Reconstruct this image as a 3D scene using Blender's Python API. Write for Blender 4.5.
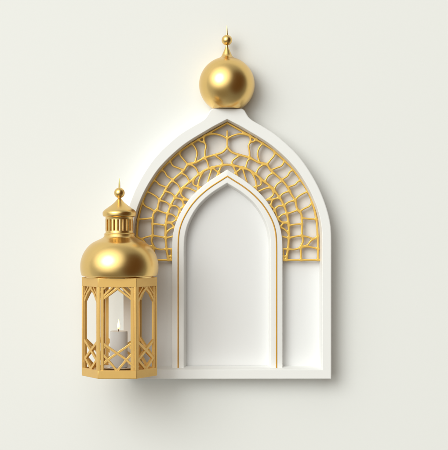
import bpy, bmesh, math, random
from mathutils import Vector, Matrix
random.seed(7)
C = bpy.context.scene
for o in list(bpy.data.objects):
    bpy.data.objects.remove(o)

# ------------------------------------------------------------------ units
S = 0.002            # one photograph pixel at the wall = 2 mm
D = 1500.0           # camera distance to the wall, in those pixels
CX, CY, Z0 = 224.0, 225.0, 1.4
def W(x, y, z):      # x right, y towards the viewer (height over wall), z up, in px units, centred on the view axis
    return Vector((x*S, -y*S, Z0 + z*S))
def K(h): return (D-h)/D
def L(px, py, h):    # measured pixel on a plane h in front of the wall -> local px units
    return ((px-CX)*K(h), (CY-py)*K(h))

# ------------------------------------------------------------------ camera
cam = bpy.data.cameras.new('camera'); camo = bpy.data.objects.new('camera', cam)
C.collection.objects.link(camo); C.camera = camo
camo.location = (0, -D*S, Z0); camo.rotation_euler = (math.radians(90), 0, 0)
cam.sensor_fit = 'HORIZONTAL'; cam.sensor_width = 36
cam.lens = 36*D/448.0; cam.clip_start = 0.05; cam.clip_end = 100

# ------------------------------------------------------------------ world (studio surroundings)
w = bpy.data.worlds.new('World'); C.world = w; w.use_nodes = True
nt = w.node_tree; nt.nodes.clear()
out = nt.nodes.new('ShaderNodeOutputWorld'); bg = nt.nodes.new('ShaderNodeBackground')
tc = nt.nodes.new('ShaderNodeTexCoord')
WORLD_STRENGTH = 0.84
def spot(dirv, c0, c1):      # 1 near the direction, 0 away; c0 < c1 cosines
    d = Vector(dirv).normalized()
    nrm = nt.nodes.new('ShaderNodeVectorMath'); nrm.operation = 'NORMALIZE'
    nt.links.new(tc.outputs['Generated'], nrm.inputs[0])
    dot = nt.nodes.new('ShaderNodeVectorMath'); dot.operation = 'DOT_PRODUCT'
    nt.links.new(nrm.outputs[0], dot.inputs[0]); dot.inputs[1].default_value = d
    mr = nt.nodes.new('ShaderNodeMapRange'); mr.interpolation_type = 'SMOOTHSTEP'
    nt.links.new(dot.outputs['Value'], mr.inputs['Value'])
    mr.inputs['From Min'].default_value = c0; mr.inputs['From Max'].default_value = c1
    return mr.outputs['Result']
def mix(f, a, b):
    m = nt.nodes.new('ShaderNodeMix'); m.data_type = 'RGBA'
    nt.links.new(f, m.inputs[0])
    for s, v in ((6, a), (7, b)):
        if isinstance(v, tuple): m.inputs[s].default_value = (*v, 1)
        else: nt.links.new(v, m.inputs[s])
    return m.outputs[2]
col = mix(spot((0, -1, 0), -0.2, 0.95), (1.0, 0.995, 0.98), (0.42, 0.415, 0.40))
col = mix(spot((1, -0.25, -0.25), -0.3, 1.0), col, (0.34, 0.325, 0.30))
col = mix(spot((0.72, -0.62, 0.28), 0.72, 0.96), col, (0.17, 0.08, 0.022))
col = mix(spot((0.62, -0.72, -0.12), 0.74, 0.97), col, (0.17, 0.08, 0.022))
col = mix(spot((-0.35, -0.75, -0.55), 0.80, 0.99), col, (0.38, 0.33, 0.26))
col = mix(spot((-0.48, -0.74, 0.46), 0.60, 0.90), col, (2.6, 2.56, 2.46))
vm = nt.nodes.new('ShaderNodeVectorMath'); vm.operation = 'MULTIPLY'; nt.links.new(col, vm.inputs[0]); vm.inputs[1].default_value = (0.975, 1.0, 0.995)
nt.links.new(vm.outputs[0], bg.inputs['Color']); bg.inputs['Strength'].default_value = WORLD_STRENGTH
nt.links.new(bg.outputs[0], out.inputs[0])

# ------------------------------------------------------------------ key softbox, upper left
ld = bpy.data.lights.new('key_softbox', 'AREA'); lo = bpy.data.objects.new('key_softbox', ld)
C.collection.objects.link(lo)
ld.shape = 'DISK'; ld.size = 8.0; ld.energy = 1000; ld.color = (0.978, 0.998, 0.98)
Ldir = Vector((-0.50, -0.77, 0.39)).normalized()
tgt = Vector((-0.05, 0, Z0)); lo.location = tgt + Ldir*12
lo.rotation_euler = (-Ldir).to_track_quat('-Z', 'Y').to_euler()

C.view_settings.view_transform = 'Standard'; C.view_settings.look = 'None'
C.view_settings.gamma = 1; C.view_settings.exposure = -0.37
C.render.engine = 'CYCLES'
C.cycles.max_bounces = 8; C.cycles.diffuse_bounces = 5; C.cycles.glossy_bounces = 5

# ------------------------------------------------------------------ materials
def material(name, base, rough=0.5, metal=0.0, noise=0.0, nscale=60, bump=0.0, bscale=400, var=None, spec=0.5, rvar=0.0, emit=None):
    m = bpy.data.materials.new(name); m.use_nodes = True
    t = m.node_tree; b = t.nodes['Principled BSDF']
    b.inputs['Base Color'].default_value = (*base, 1)
    b.inputs['Roughness'].default_value = rough; b.inputs['Metallic'].default_value = metal
    b.inputs['Specular IOR Level'].default_value = spec
    g = t.nodes.new('ShaderNodeTexCoord')
    if var:
        n = t.nodes.new('ShaderNodeTexNoise'); n.inputs['Scale'].default_value = nscale; n.inputs['Detail'].default_value = 5
        t.links.new(g.outputs['Object'], n.inputs['Vector'])
        x = t.nodes.new('ShaderNodeMix'); x.data_type = 'RGBA'
        x.inputs[6].default_value = (*base, 1); x.inputs[7].default_value = (*var, 1)
        t.links.new(n.outputs['Fac'], x.inputs[0]); t.links.new(x.outputs[2], b.inputs['Base Color'])
    if rvar:
        n = t.nodes.new('ShaderNodeTexNoise'); n.inputs['Scale'].default_value = nscale*0.7; n.inputs['Detail'].default_value = 4
        t.links.new(g.outputs['Object'], n.inputs['Vector'])
        r = t.nodes.new('ShaderNodeMapRange')
        r.inputs['From Min'].default_value = 0.3; r.inputs['From Max'].default_value = 0.7
        r.inputs['To Min'].default_value = rough-rvar; r.inputs['To Max'].default_value = rough+rvar
        t.links.new(n.outputs['Fac'], r.inputs['Value']); t.links.new(r.outputs[0], b.inputs['Roughness'])
    if bump:
        n = t.nodes.new('ShaderNodeTexNoise'); n.inputs['Scale'].default_value = bscale; n.inputs['Detail'].default_value = 6
        t.links.new(g.outputs['Object'], n.inputs['Vector'])
        bp = t.nodes.new('ShaderNodeBump'); bp.inputs['Strength'].default_value = bump; bp.inputs['Distance'].default_value = 0.0006
        t.links.new(n.outputs['Fac'], bp.inputs['Height']); t.links.new(bp.outputs[0], b.inputs['Normal'])
    if emit:
        b.inputs['Emission Color'].default_value = (*emit[0], 1); b.inputs['Emission Strength'].default_value = emit[1]
    return m
M = {
 'wall': material('wall_paint', (0.79, 0.797, 0.772), 0.85, var=(0.802, 0.809, 0.784), nscale=3, bump=0.10, bscale=260, spec=0.2),
 'white': material('white_lacquer', (0.835, 0.835, 0.815), 0.5, var=(0.82, 0.82, 0.80), nscale=14, bump=0.05, bscale=500, spec=0.35),
 'panel': material('matte_panel', (0.755, 0.757, 0.755), 0.8, var=(0.75, 0.75, 0.745), nscale=10, bump=0.06, bscale=420, spec=0.2),
 'satin': material('satin_gold', (0.83, 0.575, 0.22), 0.27, 1.0, var=(0.81, 0.555, 0.205), nscale=12),
 'lattice': material('lattice_gold', (0.82, 0.53, 0.125), 0.40, 0.6, var=(0.76, 0.47, 0.10), nscale=60, rvar=0.06),
 'inlay': material('inlay_gold', (0.68, 0.37, 0.06), 0.4, 0.55, var=(0.55, 0.29, 0.045), nscale=40),
 'body': material('brushed_gold_paint', (0.75, 0.475, 0.145), 0.36, 0.6, var=(0.69, 0.425, 0.125), nscale=45, rvar=0.06, bump=0.05, bscale=900),
 'wax': material('candle_wax', (0.66, 0.65, 0.63), 0.55, var=(0.60, 0.59, 0.575), nscale=25, bump=0.05, bscale=300),
 'wick': material('burnt_wick', (0.25, 0.12, 0.04), 0.9, var=(0.05, 0.03, 0.02), nscale=200),
 'dish': material('glazed_dish', (0.75, 0.74, 0.72), 0.25, var=(0.70, 0.69, 0.67), nscale=20),
 'flame': material('candle_flame', (1.0, 0.85, 0.5), 0.5, emit=((1.0, 0.84, 0.50), 1.35)),
}

ft = M['flame'].node_tree; fb = ft.nodes['Principled BSDF']
tcf = ft.nodes.new('ShaderNodeTexCoord'); sx = ft.nodes.new('ShaderNodeSeparateXYZ'); cr = ft.nodes.new('ShaderNodeValToRGB')
ft.links.new(tcf.outputs['Generated'], sx.inputs[0]); ft.links.new(sx.outputs['Z'], cr.inputs[0]); ft.links.new(cr.outputs[0], fb.inputs['Emission Color'])
el = cr.color_ramp.elements; el[0].position = 0.0; el[0].color = (0.9, 0.42, 0.12, 1); el[1].position = 1.0; el[1].color = (1, 0.72, 0.36, 1)
e2 = el.new(0.32); e2.color = (1, 0.90, 0.66, 1); e3 = el.new(0.65); e3.color = (1, 0.90, 0.62, 1)

# ------------------------------------------------------------------ helpers
def obj(name, bm, m, parent=None, bevel=0, angle=35, recalc=True, segs=2):
    if recalc: bmesh.ops.recalc_face_normals(bm, faces=bm.faces[:])
    me = bpy.data.meshes.new(name); bm.to_mesh(me); bm.free()
    for p in me.polygons: p.use_smooth = True
    me.set_sharp_from_angle(angle=math.radians(angle))
    me.materials.append(M[m])
    o = bpy.data.objects.new(name, me); C.collection.objects.link(o)
    if parent:
        o.parent = parent; bpy.context.view_layer.update(); o.matrix_parent_inverse = parent.matrix_world.inverted()
    if bevel:
        b = o.modifiers.new('edge', 'BEVEL'); b.width = bevel*S; b.segments = segs
        b.limit_method = 'ANGLE'; b.angle_limit = math.radians(35); b.use_clamp_overlap = True
    return o
def thing(name, label, cat, loc, group=None):
    o = bpy.data.objects.new(name, None); C.collection.objects.link(o); o.location = loc
    o['label'] = label; o['category'] = cat
    if group: o['group'] = group
    o.empty_display_size = 0.02
    bpy.context.view_layer.update()
    return o
def catmull(pts, n=5, closed=False):
    P = [Vector((p[0], p[1])) for p in pts]
    r = []
    m = len(P)
    for i in range(m if closed else m-1):
        p0 = P[(i-1) % m] if (closed or i > 0) else P[0]*2-P[1]
        p1 = P[i]; p2 = P[(i+1) % m]
        p3 = P[(i+2) % m] if (closed or i < m-2) else P[-1]*2-P[-2]
        for k in range(n):
            t = k/n
            r.append(0.5*((2*p1)+(p2-p0)*t+(2*p0-5*p1+4*p2-p3)*t*t+(3*p1-p0-3*p2+p3)*t*t*t))
    if not closed: r.append(P[-1].copy())
    return r
def offset(pts, d, closed=True):
    """offset a 2-D polyline to its left by d with mitred corners"""
    P = [Vector(p) for p in pts]; n = len(P); r = []
    for i in range(n):
        a = P[i]-P[i-1] if (closed or i > 0) else None
        b = P[(i+1) % n]-P[i] if (closed or i < n-1) else None
        if a is None: a = b
        if b is None: b = a
        a = a.normalized(); b = b.normalized()
        na = Vector((-a.y, a.x)); nb = Vector((-b.y, b.x))
        m = (na+nb)
        if m.length < 1e-6: m = na
        m.normalize(); c = max(0.45, m.dot(na))
        r.append(P[i]+m*(d/c))
    return r
def strip(bm, pts, wd, t, fn, ch=None, taper=None):
    """sweep a chamfered bar (width wd, thickness t, from c=0 to c=t) along 2-D pts; fn(a,b,c)->Vector"""
    if ch is None: ch = min(wd, t)*0.28
    h = wd/2
    prof = [(-h, 0), (h, 0), (h, t-ch), (h-ch*0.3, t-ch*0.3), (h-ch, t), (-h+ch, t), (-h+ch*0.3, t-ch*0.3), (-h, t-ch)]
    rails = []
    for (o_, c_) in prof:
        rails.append([(q.x, q.y, c_) for q in offset(pts, o_, closed=False)])
    rings = []
    for i in range(len(pts)):
        rings.append([bm.verts.new(fn(*rl[i])) for rl in rails])
    for i in range(len(rings)-1):
        for k in range(8):
            bm.faces.new((rings[i][k], rings[i][(k+1) % 8], rings[i+1][(k+1) % 8], rings[i+1][k]))
    bm.faces.new(rings[0][::-1]); bm.faces.new(rings[-1])
def prism(bm, loop, z0, z1, fn):
    a = [bm.verts.new(fn(x, y, z0)) for x, y in loop]; b = [bm.verts.new(fn(x, y, z1)) for x, y in loop]
    n = len(loop)
    for i in range(n): bm.faces.new((a[i], a[(i+1) % n], b[(i+1) % n], b[i]))
    bm.faces.new(a[::-1]); bm.faces.new(b)
def ring_prism(bm, lo_, li, z0, z1, fn):
    n = len(lo_)
    v = [[bm.verts.new(fn(x, y, z)) for x, y in lp] for lp, z in ((lo_, z0), (lo_, z1), (li, z1), (li, z0))]
    for r in range(4):
        for i in range(n):
            bm.faces.new((v[r][i], v[r][(i+1) % n], v[(r+1) % 4][(i+1) % n], v[(r+1) % 4][i]))
def lathe(prof, cx, cz0, h, n=96, cap=True):
    """prof: (radius, z) in px units at depth h, absolute z when cz0 = 0"""
    bm = bmesh.new(); rings = []
    for r, z in prof:
        rings.append([bm.verts.new(W(cx+r*math.cos(2*math.pi*i/n), h+r*math.sin(2*math.pi*i/n), cz0+z)) for i in range(n)])
    for a, b in zip(rings, rings[1:]):
        for i in range(n): bm.faces.new((a[i], a[(i+1) % n], b[(i+1) % n], b[i]))
    if cap: bm.faces.new(rings[0]); bm.faces.new(rings[-1])
    return bm

# ------------------------------------------------------------------ wall
bm = bmesh.new()
R_ = 1500
prism(bm, [(-R_, -R_*0.7+0), (R_, -R_*0.7), (R_, R_), (-R_, R_)], -20, 0, lambda a, b, c: W(a, c, b))
wall = obj('wall', bm, 'wall'); wall['kind'] = 'structure'

# ------------------------------------------------------------------ arched wall niche
F, PH, LH, IH, IP = 21.0, 1.6, 5.6, 12.0, 0.8      # heights over the wall: frame front, panel, lattice, inner arch, inner panel
AX = 227.3
niche = thing('arch_ornament', 'white pointed arch plaque with gold tracery, topped by a gold ball, on pale wall', 'wall ornament', W(AX-CX, 0, -154))

def mirror_loop(right):            # right half from apex down to bottom -> closed loop (clockwise in pixels)
    return right + [(2*AX-x, y) for x, y in right[::-1] if abs(x-AX) > 0.01]
def smooth_path(p, n=4): return [(v.x, v.y) for v in catmull(p, n)]
ro = [(AX, 108.4), (241.6, 108.4)] + smooth_path([(242.2, 108.6), (244.6, 110.4), (246.6, 113.8), (249.4, 117.8), (254.5, 121.6), (262.3, 126.0), (274, 133.3), (284.6, 142.0), (295.6, 152.5),
      (304.2, 163), (312, 175), (318.5, 187), (323.6, 199), (327.6, 211), (330.2, 222), (331.3, 232), (331.5, 244)]) + [(331.5, 378.6), (330.9, 379.2)]
ri = smooth_path([(AX, 118.9), (233, 121.9), (241.5, 126.4), (250, 131.4), (260, 137.3), (269, 143.2), (277.5, 149.9), (287, 158.7), (296, 168.5), (303, 178.5), (309.5, 189.6), (314.8, 201), (318.7, 212), (321.2, 223), (322.3, 233), (322.5, 243)]) + [(322.5, 369.8)]
def toL(loop, h): return [L(x, y, h) for x, y in loop]
outer = toL(mirror_loop(ro), F); inner = toL(mirror_loop(ri), F)
def inset(loop, d):                # pixel loops run clockwise seen with y down = clockwise on screen; right side = inside
    return [(v.x, v.y) for v in offset([Vector(p) for p in loop], -d)]
def plate_with_hole(bm, lo_, li, h):
    vo = [bm.verts.new(W(x, h, z)) for x, z in lo_]; vi = [bm.verts.new(W(x, h, z)) for x, z in li]
    e = [bm.edges.new((vv[i], vv[(i+1) % len(vv)])) for vv in (vo, vi) for i in range(len(vv))]
    bmesh.ops.triangle_fill(bm, use_beauty=True, use_dissolve=False, edges=e)
    return vo, vi
def connect(bm, va, vb):
    n = len(va)
    for i in range(n): bm.faces.new((va[i], va[(i+1) % n], vb[(i+1) % n], vb[i]))
def lift(bm, loop, h): return [bm.verts.new(W(x, h, z)) for x, z in loop]
bm = bmesh.new()
vo, vi = plate_with_hole(bm, inset(outer, 0.9), inset(inner, -0.35), F)
a1 = lift(bm, inset(outer, 0.3), F-0.3); a2 = lift(bm, outer, F-0.9); a3 = lift(bm, inset(outer, 2.5), 0.0)
connect(bm, vo, a1); connect(bm, a1, a2); connect(bm, a2, a3)
b1 = lift(bm, inset(inner, 0.1), F-0.35); b2 = lift(bm, inset(inner, 2.3), PH-0.5)
connect(bm, vi, b1); connect(bm, b1, b2)
obj('outer_frame', bm, 'white', niche, angle=22)
# back panel (one board with the inner opening cut through)
def u_loop(out_pts, in_pts):       # U-shaped arch band: outer half + inner half, both from apex to foot
    o_ = out_pts[::-1] ; left = [(2*AX-x, y) for x, y in out_pts[1:]]
    i_ = [(2*AX-x, y) for x, y in in_pts][::-1]; right = in_pts[1:]
    return o_ + left + i_ + right
mo = smooth_path([(AX, 169.4), (234, 173.6), (243, 179.3), (251.5, 185.6), (259, 192.3), (265.5, 199.4), (271, 207.5), (275.8, 216), (279.3, 224.5), (281.4, 233), (282.4, 242), (282.6, 250)]) + [(282.6, 370.8)]
mi = smooth_path([(AX, 182.8), (233.5, 186.6), (241, 191.4), (248, 196.9), (254.3, 203), (259.5, 209.8), (264, 217.5), (267.4, 225.5), (269.5, 233.5), (270.4, 240), (270.65, 246), (270.7, 252)]) + [(270.7, 370.8)]
bm = bmesh.new()
pin = inset(inner, 1.6); hole = toL([(x, y) for x, y in mirror_loop([(x+3, y) if x > AX+.1 else (x, y-3.5) for x, y in mi[:-1]+[(270.7, 366.6)]])], IH)
plate_with_hole(bm, pin, hole, PH)
obj('back_panel', bm, 'panel', niche)
bm = bmesh.new()
big = [(v.x, v.y) for v in offset([Vector(p) for p in hole], 6)]
vs = lift(bm, big, IP); bm.faces.new(vs)
obj('recess_panel', bm, 'panel', niche)
# inner arch band
bm = bmesh.new()
mo_l = toL(mo, IH); mi_l = toL(mi, IH)
cxl = (AX-CX)*K(IH)
mir = lambda p: [(2*cxl-x, y) for x, y in p]
path_o = mo_l[::-1] + mir(mo_l[1:]); path_i = mi_l[::-1] + mir(mi_l[1:])   # right foot -> apex -> left foot
def off_open(p, d): return [(v.x, v.y) for v in offset([Vector(q) for q in p], d, closed=False)]
# rails across the band from outside to inside: (path, shift to the inside, height)
rails = [(off_open(path_o, 0), PH-0.8), (off_open(path_o, 0), IH-0.7), (off_open(path_o, 0.25), IH-0.2), (off_open(path_o, 0.8), IH),
         (off_open(path_i, -0.4), IH), (off_open(path_i, 0.15), IH-0.4), (off_open(path_i, 2.1), IP-0.5)]
vr = [lift(bm, p, h) for p, h in rails]
for a, b in zip(vr, vr[1:]):
    for i in range(len(a)-1): bm.faces.new((a[i], a[i+1], b[i+1], b[i]))
bmesh.ops.recalc_face_normals(bm, faces=bm.faces[:])
obj('inner_arch', bm, 'white', niche, angle=22)
# gold inlay line in the inner arch
gl = smooth_path([(AX, 176.2), (233.5, 180.2), (242.3, 185.8), (250.3, 191.9), (257, 198.1), (263, 205), (268, 212.6), (272.3, 221), (274.9, 229), (276, 236), (276.4, 243), (276.5, 250)]) + [(276.5, 369.5)]
gll = toL(gl, IH); gpath = [Vector(p) for p in gll[::-1] + mir(gll[1:])]
bm = bmesh.new(); strip(bm, gpath, 1.35, 0.6, lambda a, b, c: W(a, IH-0.15+c, b), 0.25)
obj('inlay_line', bm, 'inlay', niche)

# ---- honeycomb tracery, traced on the right half and mirrored
ST = []      # (points, width)
curve1 = [(AX, 147.4), (232.5, 152.4), (242, 155.4), (250.5, 158), (258.7, 162.4), (266.4, 164.2), (271, 170.3), (281.4, 179.6), (287.3, 186.6), (291.3, 194.2), (295.3, 200.6), (297.2, 208.6), (301.2, 213.8), (302, 221), (302.1, 231), (302, 235.5), (303, 241), (301, 247), (301, 253), (301.3, 260)]
curve2 = [(AX, 164.6), (232.5, 165.2), (245.4, 168.4), (254, 173), (262, 179.6), (272, 187.8), (279.6, 197.6), (284, 205.6), (286.9, 213.8), (288.6, 223), (289, 235), (288.4, 246), (287.6, 252), (286.3, 260)]
border = [(AX, 122.9), (235, 127), (243.7, 131.7), (256, 138.9), (265, 144.2), (273.7, 149.9), (278, 153.6), (286, 160.8), (293.5, 168.2), (302, 180), (308, 189.4), (312.6, 200), (315.6, 210), (317.6, 221), (318.5, 232), (318.9, 245), (319, 260)]
border = [(x-min(1.0, max(0, (x-262)/30)), y+min(0.5, max(0, (x-AX)/40))*(1 if y < 215 else 0)) for x, y in border]
ST += [(curve1, 2.15), (curve2, 2.25), (border, 2.0)]
thin = [
 [(232.2, 165), (232.8, 160.5), (238.8, 155.9)], [(245.6, 168.4), (247.6, 161), (251, 158)], [(256, 174), (258.6, 168.4), (263, 165), (267, 164.4)],
 [(265, 181.8), (268, 176.2), (272.6, 173.2)], [(274, 190), (276.8, 184.6), (282, 180.8)], [(279.4, 197.5), (283, 193.5), (290, 190.8)],
 [(284.2, 206), (288, 202.4), (295, 200.2)], [(286.9, 213.8), (292.5, 212), (298.2, 209.8)], [(288.8, 225.6), (295, 224.4), (302, 224)],
 [(289, 238), (295, 236.6), (302, 235.6)], [(288.2, 249.2), (295, 249.4), (301, 247.6)],
 # outer ring
 [(AX, 131), (AX, 138.6), (AX, 147.4)], [(AX, 138.6), (232.5, 135.7), (240, 133.8), (249, 134.9)],
 [(250.4, 135.8), (250.5, 141.5), (248.6, 145.6), (249.5, 151), (249.6, 157.4)], [(250.5, 141.8), (253.5, 141.5), (256.6, 139.2)],
 [(263, 143.2), (259.2, 148), (257.6, 154), (259.4, 161.6)], [(274.2, 150.6), (274.4, 155), (271, 159.4), (267.2, 164)],
 [(284.8, 160), (281.8, 165.5), (276.4, 167.9), (271, 170)], [(293.8, 169.4), (289.8, 172), (287.4, 176), (281.8, 179.6)],
 [(301.4, 180), (297.6, 181.9), (295, 184.6), (288, 187.2)], [(308.6, 191.5), (303.8, 193.2), (298, 196.8), (295, 200.6)],
 [(312.8, 201), (309.4, 206), (304.2, 208.6), (299.6, 211.6)], [(302, 218), (309, 218.8), (317, 219.4)],
 [(302.2, 235.9), (308, 237), (313.8, 238.8), (318.4, 236)], [(313.8, 238.8), (310.6, 241.2), (307.4, 245), (301.6, 247)], [(301, 247), (308.8, 246.8), (318.8, 249)],
 # inner ring
 [(233, 165.4), (238.5, 178)], [(242.4, 167.4), (233.5, 174.6)], [(242.4, 167.4), (247.5, 184)],
 [(251.2, 171.2), (255.8, 181), (256.5, 192)], [(260, 178), (261, 184.6), (252.5, 187.6)],
 [(255, 193.4), (262, 189.8), (267, 188), (272, 187.8)],
 [(272, 188), (273.2, 195), (265.5, 200.6)], [(270.5, 208.5), (272.8, 199.8), (280, 197.8)], [(264, 200.4), (272.8, 199.6)],
 [(272.6, 213.2), (277.5, 206.6), (284, 205.6)], [(269.5, 205), (274.8, 209.8), (277.6, 219.5)], [(276.6, 219.8), (282, 214.8), (286.9, 213.8)],
 [(277.2, 218.2), (282, 222), (288.6, 222.6)], [(279.4, 228.4), (283.6, 223.3), (288, 222.8)], [(279.4, 226.8), (284.8, 229.4), (288.9, 234)],
 [(280.4, 235.8), (285, 237.2), (289, 238)], [(280.8, 248.6), (288.2, 249.2)], [(281.4, 256.2), (286.6, 256.6)],
]
ST += [(t, 1.8) for t in thin]
ST += [([(281.5, 260), (300, 260.1), (320, 260)], 2.0)]
ST += [([(283.4, 250), (283.6, 260)], 1.3)]
import numpy as np
G = 0.4; gx0, gy0 = AX, 121.0; NX, NY = int(95/G), int(141.6/G)
gx = gx0+np.arange(NX+1)*G; gy = gy0+np.arange(NY+1)*G
XX, YY = np.meshgrid(gx, gy); acc = np.zeros_like(XX); kk = 0.5
for pts, wd in ST:
    p = catmull([Vector(q) for q in pts], 5 if len(pts) > 2 else 1)
    dm = np.full(XX.shape, 1e9)
    for a_, b_ in zip(p, p[1:]):
        dx, dy = b_.x-a_.x, b_.y-a_.y; l2 = dx*dx+dy*dy+1e-9
        t_ = np.clip(((XX-a_.x)*dx+(YY-a_.y)*dy)/l2, 0, 1)
        dm = np.minimum(dm, np.hypot(XX-a_.x-t_*dx, YY-a_.y-t_*dy))
    acc += np.exp(-np.clip((dm-wd/2)/kk, -40, 40))
FD = -kk*np.log(acc+1e-20)                       # smooth union of the bars: rounds every cell corner
TH = 3.0; RD = 0.36
bm = bmesh.new(); vt = {}
def lat_vert(key, x, y, f, side):
    k_ = (key, side if abs(x-AX) > 1e-6 else 0)
    if k_ not in vt:
        e_ = min(max(-f, 0.0), RD); c_ = LH+TH-(RD-math.sqrt(max(0, RD*RD-(RD-e_)**2)))
        xx = x if side == 1 else 2*AX-x
        q = L(xx, y, LH+TH); vt[k_] = bm.verts.new(W(q[0], c_, q[1]))
    return vt[k_]
FDl = FD.tolist()
for jj in range(NY):
    r0_, r1_ = FDl[jj], FDl[jj+1]
    for ii in range(NX):
        cs = ((ii, jj, r0_[ii]), (ii+1, jj, r0_[ii+1]), (ii+1, jj+1, r1_[ii+1]), (ii, jj+1, r1_[ii]))
        if all(c[2] >= 0 for c in cs): continue
        poly = []
        for n_ in range(4):
            p, q = cs[n_], cs[(n_+1) % 4]
            if p[2] < 0: poly.append(((p[0], p[1]), gx0+p[0]*G, gy0+p[1]*G, p[2]))
            if (p[2] < 0) != (q[2] < 0):
                t_ = min(max(p[2]/(p[2]-q[2]), 0.02), 0.98)
                if (q[0], q[1]) < (p[0], p[1]): key = (q[0], q[1], p[0], p[1])
                else: key = (p[0], p[1], q[0], q[1])
                poly.append((key, gx0+(p[0]+(q[0]-p[0])*t_)*G, gy0+(p[1]+(q[1]-p[1])*t_)*G, 0.0))
        if len(poly) < 3: continue
        for side in (1, -1):
            vv = [lat_vert(*q, side) for q in poly]
            if len(set(vv)) < 3: continue
            try: bm.faces.new(vv if side == 1 else vv[::-1])
            except ValueError: pass
be = [e_ for e_ in bm.edges if e_.is_boundary]
ret = bmesh.ops.extrude_edge_only(bm, edges=be)
for v in [v for v in ret['geom'] if isinstance(v, bmesh.types.BMVert)]: v.co.y = -LH*S
obj('tracery', bm, 'lattice', niche, angle=60)

# ---- ball on the tip
bx = (226.9-CX)*K(14); BH = 14.0
def prof_px(p, h): return [(r*K(h), (CY-y)*K(h)) for r, y in p]
cyb, rb = 84.6, 27.9
arc = []
for k in range(0, 60):
    a = -58.6 + k*(58.6+77)/59
    arc.append((rb*math.cos(math.radians(a)), cyb-rb*math.sin(math.radians(a))))
base = [(13.6, 108.55), (14.6, 108.5), (15.0, 108.0)]
neck = [(6.9, 57.2), (5.6, 56.2), (4.6, 54.2), (3.4, 51.4), (2.2, 48.8), (1.4, 46.8), (1.1, 45.2)]
bm = lathe(prof_px(base + arc, BH), bx, 0, BH, 128)
g = bm.verts[:] + bm.edges[:] + bm.faces[:]
res = bmesh.ops.bisect_plane(bm, geom=g, plane_co=W(0, 0.4, 0), plane_no=(0, 1, 0), clear_outer=True)
bmesh.ops.holes_fill(bm, edges=[e for e in bm.edges if e.is_boundary])
ball = obj('ball', bm, 'satin', niche)
bm = lathe(prof_px([(8.6, 58.3)] + neck, BH), bx, 0, BH, 64)
fin = obj('finial_neck', bm, 'satin', ball)
sp = [(5.3*math.sin(math.radians(a))+0.02, 40.1+5.3*math.cos(math.radians(a))) for a in range(4, 170, 6)]
obj('finial_bead', lathe(prof_px(sp, BH), bx, 0, BH, 64), 'satin', ball)
obj('finial_spike', lathe(prof_px([(1.1, 35.6), (0.95, 33), (0.7, 30), (0.35, 27), (0.05, 25)], BH), bx, 0, BH, 24), 'satin', ball)

# ------------------------------------------------------------------ lantern
HL = 61.0; kL = K(HL); lx = (119.4-CX)*kL
s = 37.75*kL; ap = s*math.sqrt(3)/2; kF = K(HL+ap)
zF = lambda y: (CY-y)*kF
lant = thing('lantern', 'golden hexagonal lantern with onion dome and pierced sides, in front of the arch\'s lower corner', 'lantern', W(lx, HL, zF(379)))
WL = lambda a, b, c: W(lx+a, HL+b, c)       # a right, b towards viewer, c absolute height
def hexa(r, t=0): return [(r*math.cos(math.radians(60*i)), r*math.sin(math.radians(60*i))) for i in range(6)]
th = 3.0/math.cos(math.radians(30))
bm = bmesh.new(); ring_prism(bm, hexa(s), hexa(s-th), zF(287.4), zF(278.2), WL)
prism(bm, hexa(s-th-0.02), zF(279.8), zF(278.9), WL)
obj('top_band', bm, 'body', lant, bevel=0.45)
bm = bmesh.new(); ring_prism(bm, hexa(s), hexa(s-th), zF(379), zF(370.6), WL)
prism(bm, hexa(s-th-0.02), zF(378.2), zF(371.6), WL)
obj('base', bm, 'body', lant, bevel=0.45)
for i in range(6):                           # corner posts
    V = Vector(hexa(s)[i]); e1 = (Vector(hexa(s)[(i+1) % 6])-V).normalized(); e2 = (Vector(hexa(s)[i-1])-V).normalized()
    n1 = Vector((-V.x, -V.y)).normalized()
    wv = 2.1; tp = 2.6
    m1 = Vector((-e1.y, e1.x)); m1 = m1 if m1.dot(n1) > 0 else -m1
    m2 = Vector((-e2.y, e2.x)); m2 = m2 if m2.dot(n1) > 0 else -m2
    poly = [V, V+e1*wv, V+e1*wv+m1*tp, V+n1*tp*1.1547, V+e2*wv+m2*tp, V+e2*wv]
    bm = bmesh.new(); prism(bm, [(p.x, p.y) for p in poly], zF(371.0), zF(287.0), WL)
    obj('corner_post', bm, 'body', lant, bevel=0.4)
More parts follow.
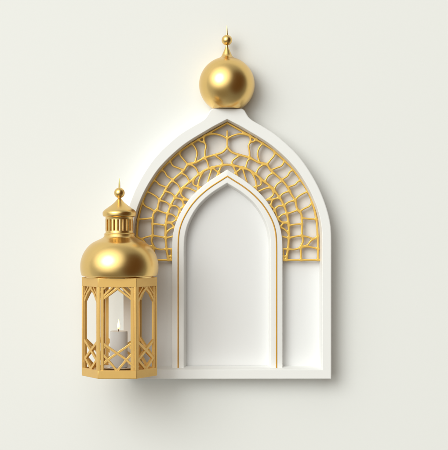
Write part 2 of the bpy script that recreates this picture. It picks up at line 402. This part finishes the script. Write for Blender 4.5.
def panel(i, front):
    ang = math.radians(30+60*i); n = Vector((math.cos(ang), math.sin(ang))); t = Vector((n.y, -n.x))   # i=1 faces the viewer
    if i == 1: t = Vector((1, 0))
    bm = bmesh.new()
    cnt = [0]
    def bar(pts, wd, tk=2.0, dep=0.55, sm=False):
        cnt[0] += 1; dz = cnt[0]*0.037
        P = [Vector((u*kF, zF(y))) for u, y in pts]
        if sm: P = catmull(P, 6)
        def fn(a, b, c): 
            q = t*a + n*(ap-dep-tk-dz+c); return WL(q.x, q.y, b)
        strip(bm, P, wd, tk, fn, 0.24)
    for sg in (-1, 1):
        if front:
            bar([(sg*15.1, 371), (sg*15.1, 287)], 3.1)
            bar([(sg*16.9, 299.5), (sg*4.2, 286.8)], 1.9)
            bar([(sg*17, 292.6), (sg*10.4, 286.4)], 1.5)
            bar([(sg*14.2, 299.2), (sg*-2.4, 286.8)], 2.1)
            bar([(sg*14.6, 343.6), (sg*0, 353.6), (sg*-8.8, 359.8), (sg*-17.2, 367.4)], 2.2, sm=True)
            bar([(sg*17.2, 351.4), (sg*9.6, 359.8), (sg*0.4, 370.8)], 2.2, sm=True)
            bar([(sg*12.6, 346.6), (sg*17.3, 353.4)], 2.2)
        else:
            bar([(sg*15.2, 371), (sg*15.2, 287)], 2.4)
            bar([(sg*14.6, 302), (sg*8, 294.2), (sg*-3, 286.8)], 2.4)
            bar([(sg*17, 298), (sg*5.4, 286.8)], 1.5)
            bar([(sg*14.6, 342.6), (sg*0, 351.8), (sg*-13.6, 360.6), (sg*0, 370.8)], 2.7)
            bar([(sg*13.2, 360.4), (sg*17.2, 365)], 1.6)
    bmesh.ops.recalc_face_normals(bm, faces=bm.faces[:])
    o = obj('side_panel', bm, 'body', lant, angle=12)
    return o
for i in range(6): panel(i, i in (1, 4))
# dome
def lp(p): return [(r*kL, (CY-y)*kL) for r, y in p]
domep = [(v.x, v.y) for v in catmull([(35.6, 276.2), (37.1, 275.9), (38.0, 274.6), (38.9, 270.3), (39.1, 265), (38.2, 259.2), (35.8, 253.0), (32.0, 247.4), (27.2, 243.0), (21.8, 240.2), (17.6, 238.2), (15.8, 236.8), (15.0, 235.2)], 6)]
bm = lathe(lp([(33.5, 277.6), (33.8, 276.4)] + domep), lx, 0, HL, 128)
obj('dome', bm, 'satin', lant, angle=50)
# pierced drum and cap
bm = lathe(lp([(14.2, 236.0), (14.9, 235.4), (15.3, 234.4), (14.9, 233.4), (13.9, 232.7), (13.8, 230.6), (12.4, 230.6), (12.2, 235.8)]), lx, 0, HL, 96, cap=False)
obj('drum_base', bm, 'satin', lant)
bm = bmesh.new()
for k in range(20):
    a = 2*math.pi*(k+0.5)/20; r0, r1, hw = 12.2*kL, 13.7*kL, 1.0
    er = Vector((math.cos(a), math.sin(a))); et = Vector((-er.y, er.x))
    q = [er*r0-et*hw*.9, er*r1-et*hw, er*(r1+.25), er*r1+et*hw, er*r0+et*hw*.9]
    prism(bm, [(p.x, p.y) for p in q], (CY-231.0)*kL, (CY-219.0)*kL, WL)
obj('pierced_drum', bm, 'satin', lant, angle=45)
bm = lathe(lp([(12.2, 219.4), (13.9, 219.4), (14.0, 217.2), (14.6, 216.4)]), lx, 0, HL, 96, cap=True)
obj('drum_collar', bm, 'satin', lant)
capp = [(v.x, v.y) for v in catmull([(14.2, 216.9), (15.9, 216.4), (16.6, 215.4), (16.8, 213.6), (16.6, 212.0), (14.9, 209.9), (11.2, 207.2), (7.6, 204.6), (4.9, 202.3), (3.0, 200.2), (1.7, 198.4), (1.5, 197.6)], 5)]
cap = obj('cap', lathe(lp(capp), lx, 0, HL, 96), 'satin', lant, angle=50)
sp = [(5.3*math.sin(math.radians(a))+0.02, 192.9+5.3*math.cos(math.radians(a))) for a in range(4, 172, 6)]
obj('finial_bead', lathe(lp(sp), lx, 0, HL, 64), 'satin', cap)
obj('finial_spike', lathe(lp([(1.0, 188.4), (0.9, 185), (0.75, 182), (0.4, 179.6), (0.1, 178)]), lx, 0, HL, 24), 'satin', cap)

# ------------------------------------------------------------------ dish and candle inside the lantern
zf = zF(371.6)
def disc(prof, n=72): return lathe([(r, z) for r, z in prof], lx, 0, HL, n)
bm = disc([(13, zf+0.05), (15.5, zf+0.1), (18.6, zf+1.2), (19.0, zf+1.9), (18.4, zf+1.9), (15, zf+1.0), (0.5, zf+0.9)])
dish = obj('candle_dish', bm, 'dish', None)
dish['label'] = 'small shallow white dish under the candle on the lantern floor'; dish['category'] = 'dish'
zc = zf+1.05; zt = (CY-331.0)*kL
cand = thing('candle', 'short pale grey pillar candle burning inside the golden lantern', 'candle', W(lx, HL, zc))
rc = 8.9*kL; lx0 = lx; lx = lx-0.7
bm = disc([(rc-0.5, zc), (rc, zc+0.5), (rc, zt-0.8), (rc-0.25, zt-0.25), (rc-0.9, zt), (rc-2.0, zt-0.35), (rc-4, zt-1.1), (0.6, zt-1.3)], 72)
obj('wax', bm, 'wax', cand)
bm = lathe([(0.55, zt-1.6), (0.5, zt+0.6), (0.42, zt+1.9), (0.15, zt+2.4)], lx, 0, HL, 12)
obj('wick', bm, 'wick', cand)
fl = [(0.1, 0), (0.9, 0.5), (1.55, 1.6), (1.7, 3.0), (1.5, 5.0), (1.0, 7.2), (0.5, 9.3), (0.05, 11.2)]
fl = [(v.x, v.y) for v in catmull(fl, 4)]
bm = lathe([(max(r*0.85, 0.02), zt+1.5+z*0.88) for r, z in fl], lx, 0, HL, 24)
obj('flame', bm, 'flame', cand)
pl = bpy.data.lights.new('flame_light', 'POINT'); plo = bpy.data.objects.new('flame_light', pl); C.collection.objects.link(plo)
pl.energy = 0.012; pl.color = (1.0, 0.72, 0.38); pl.shadow_soft_size = 0.004; plo.location = W(lx, HL, zt+14.5)
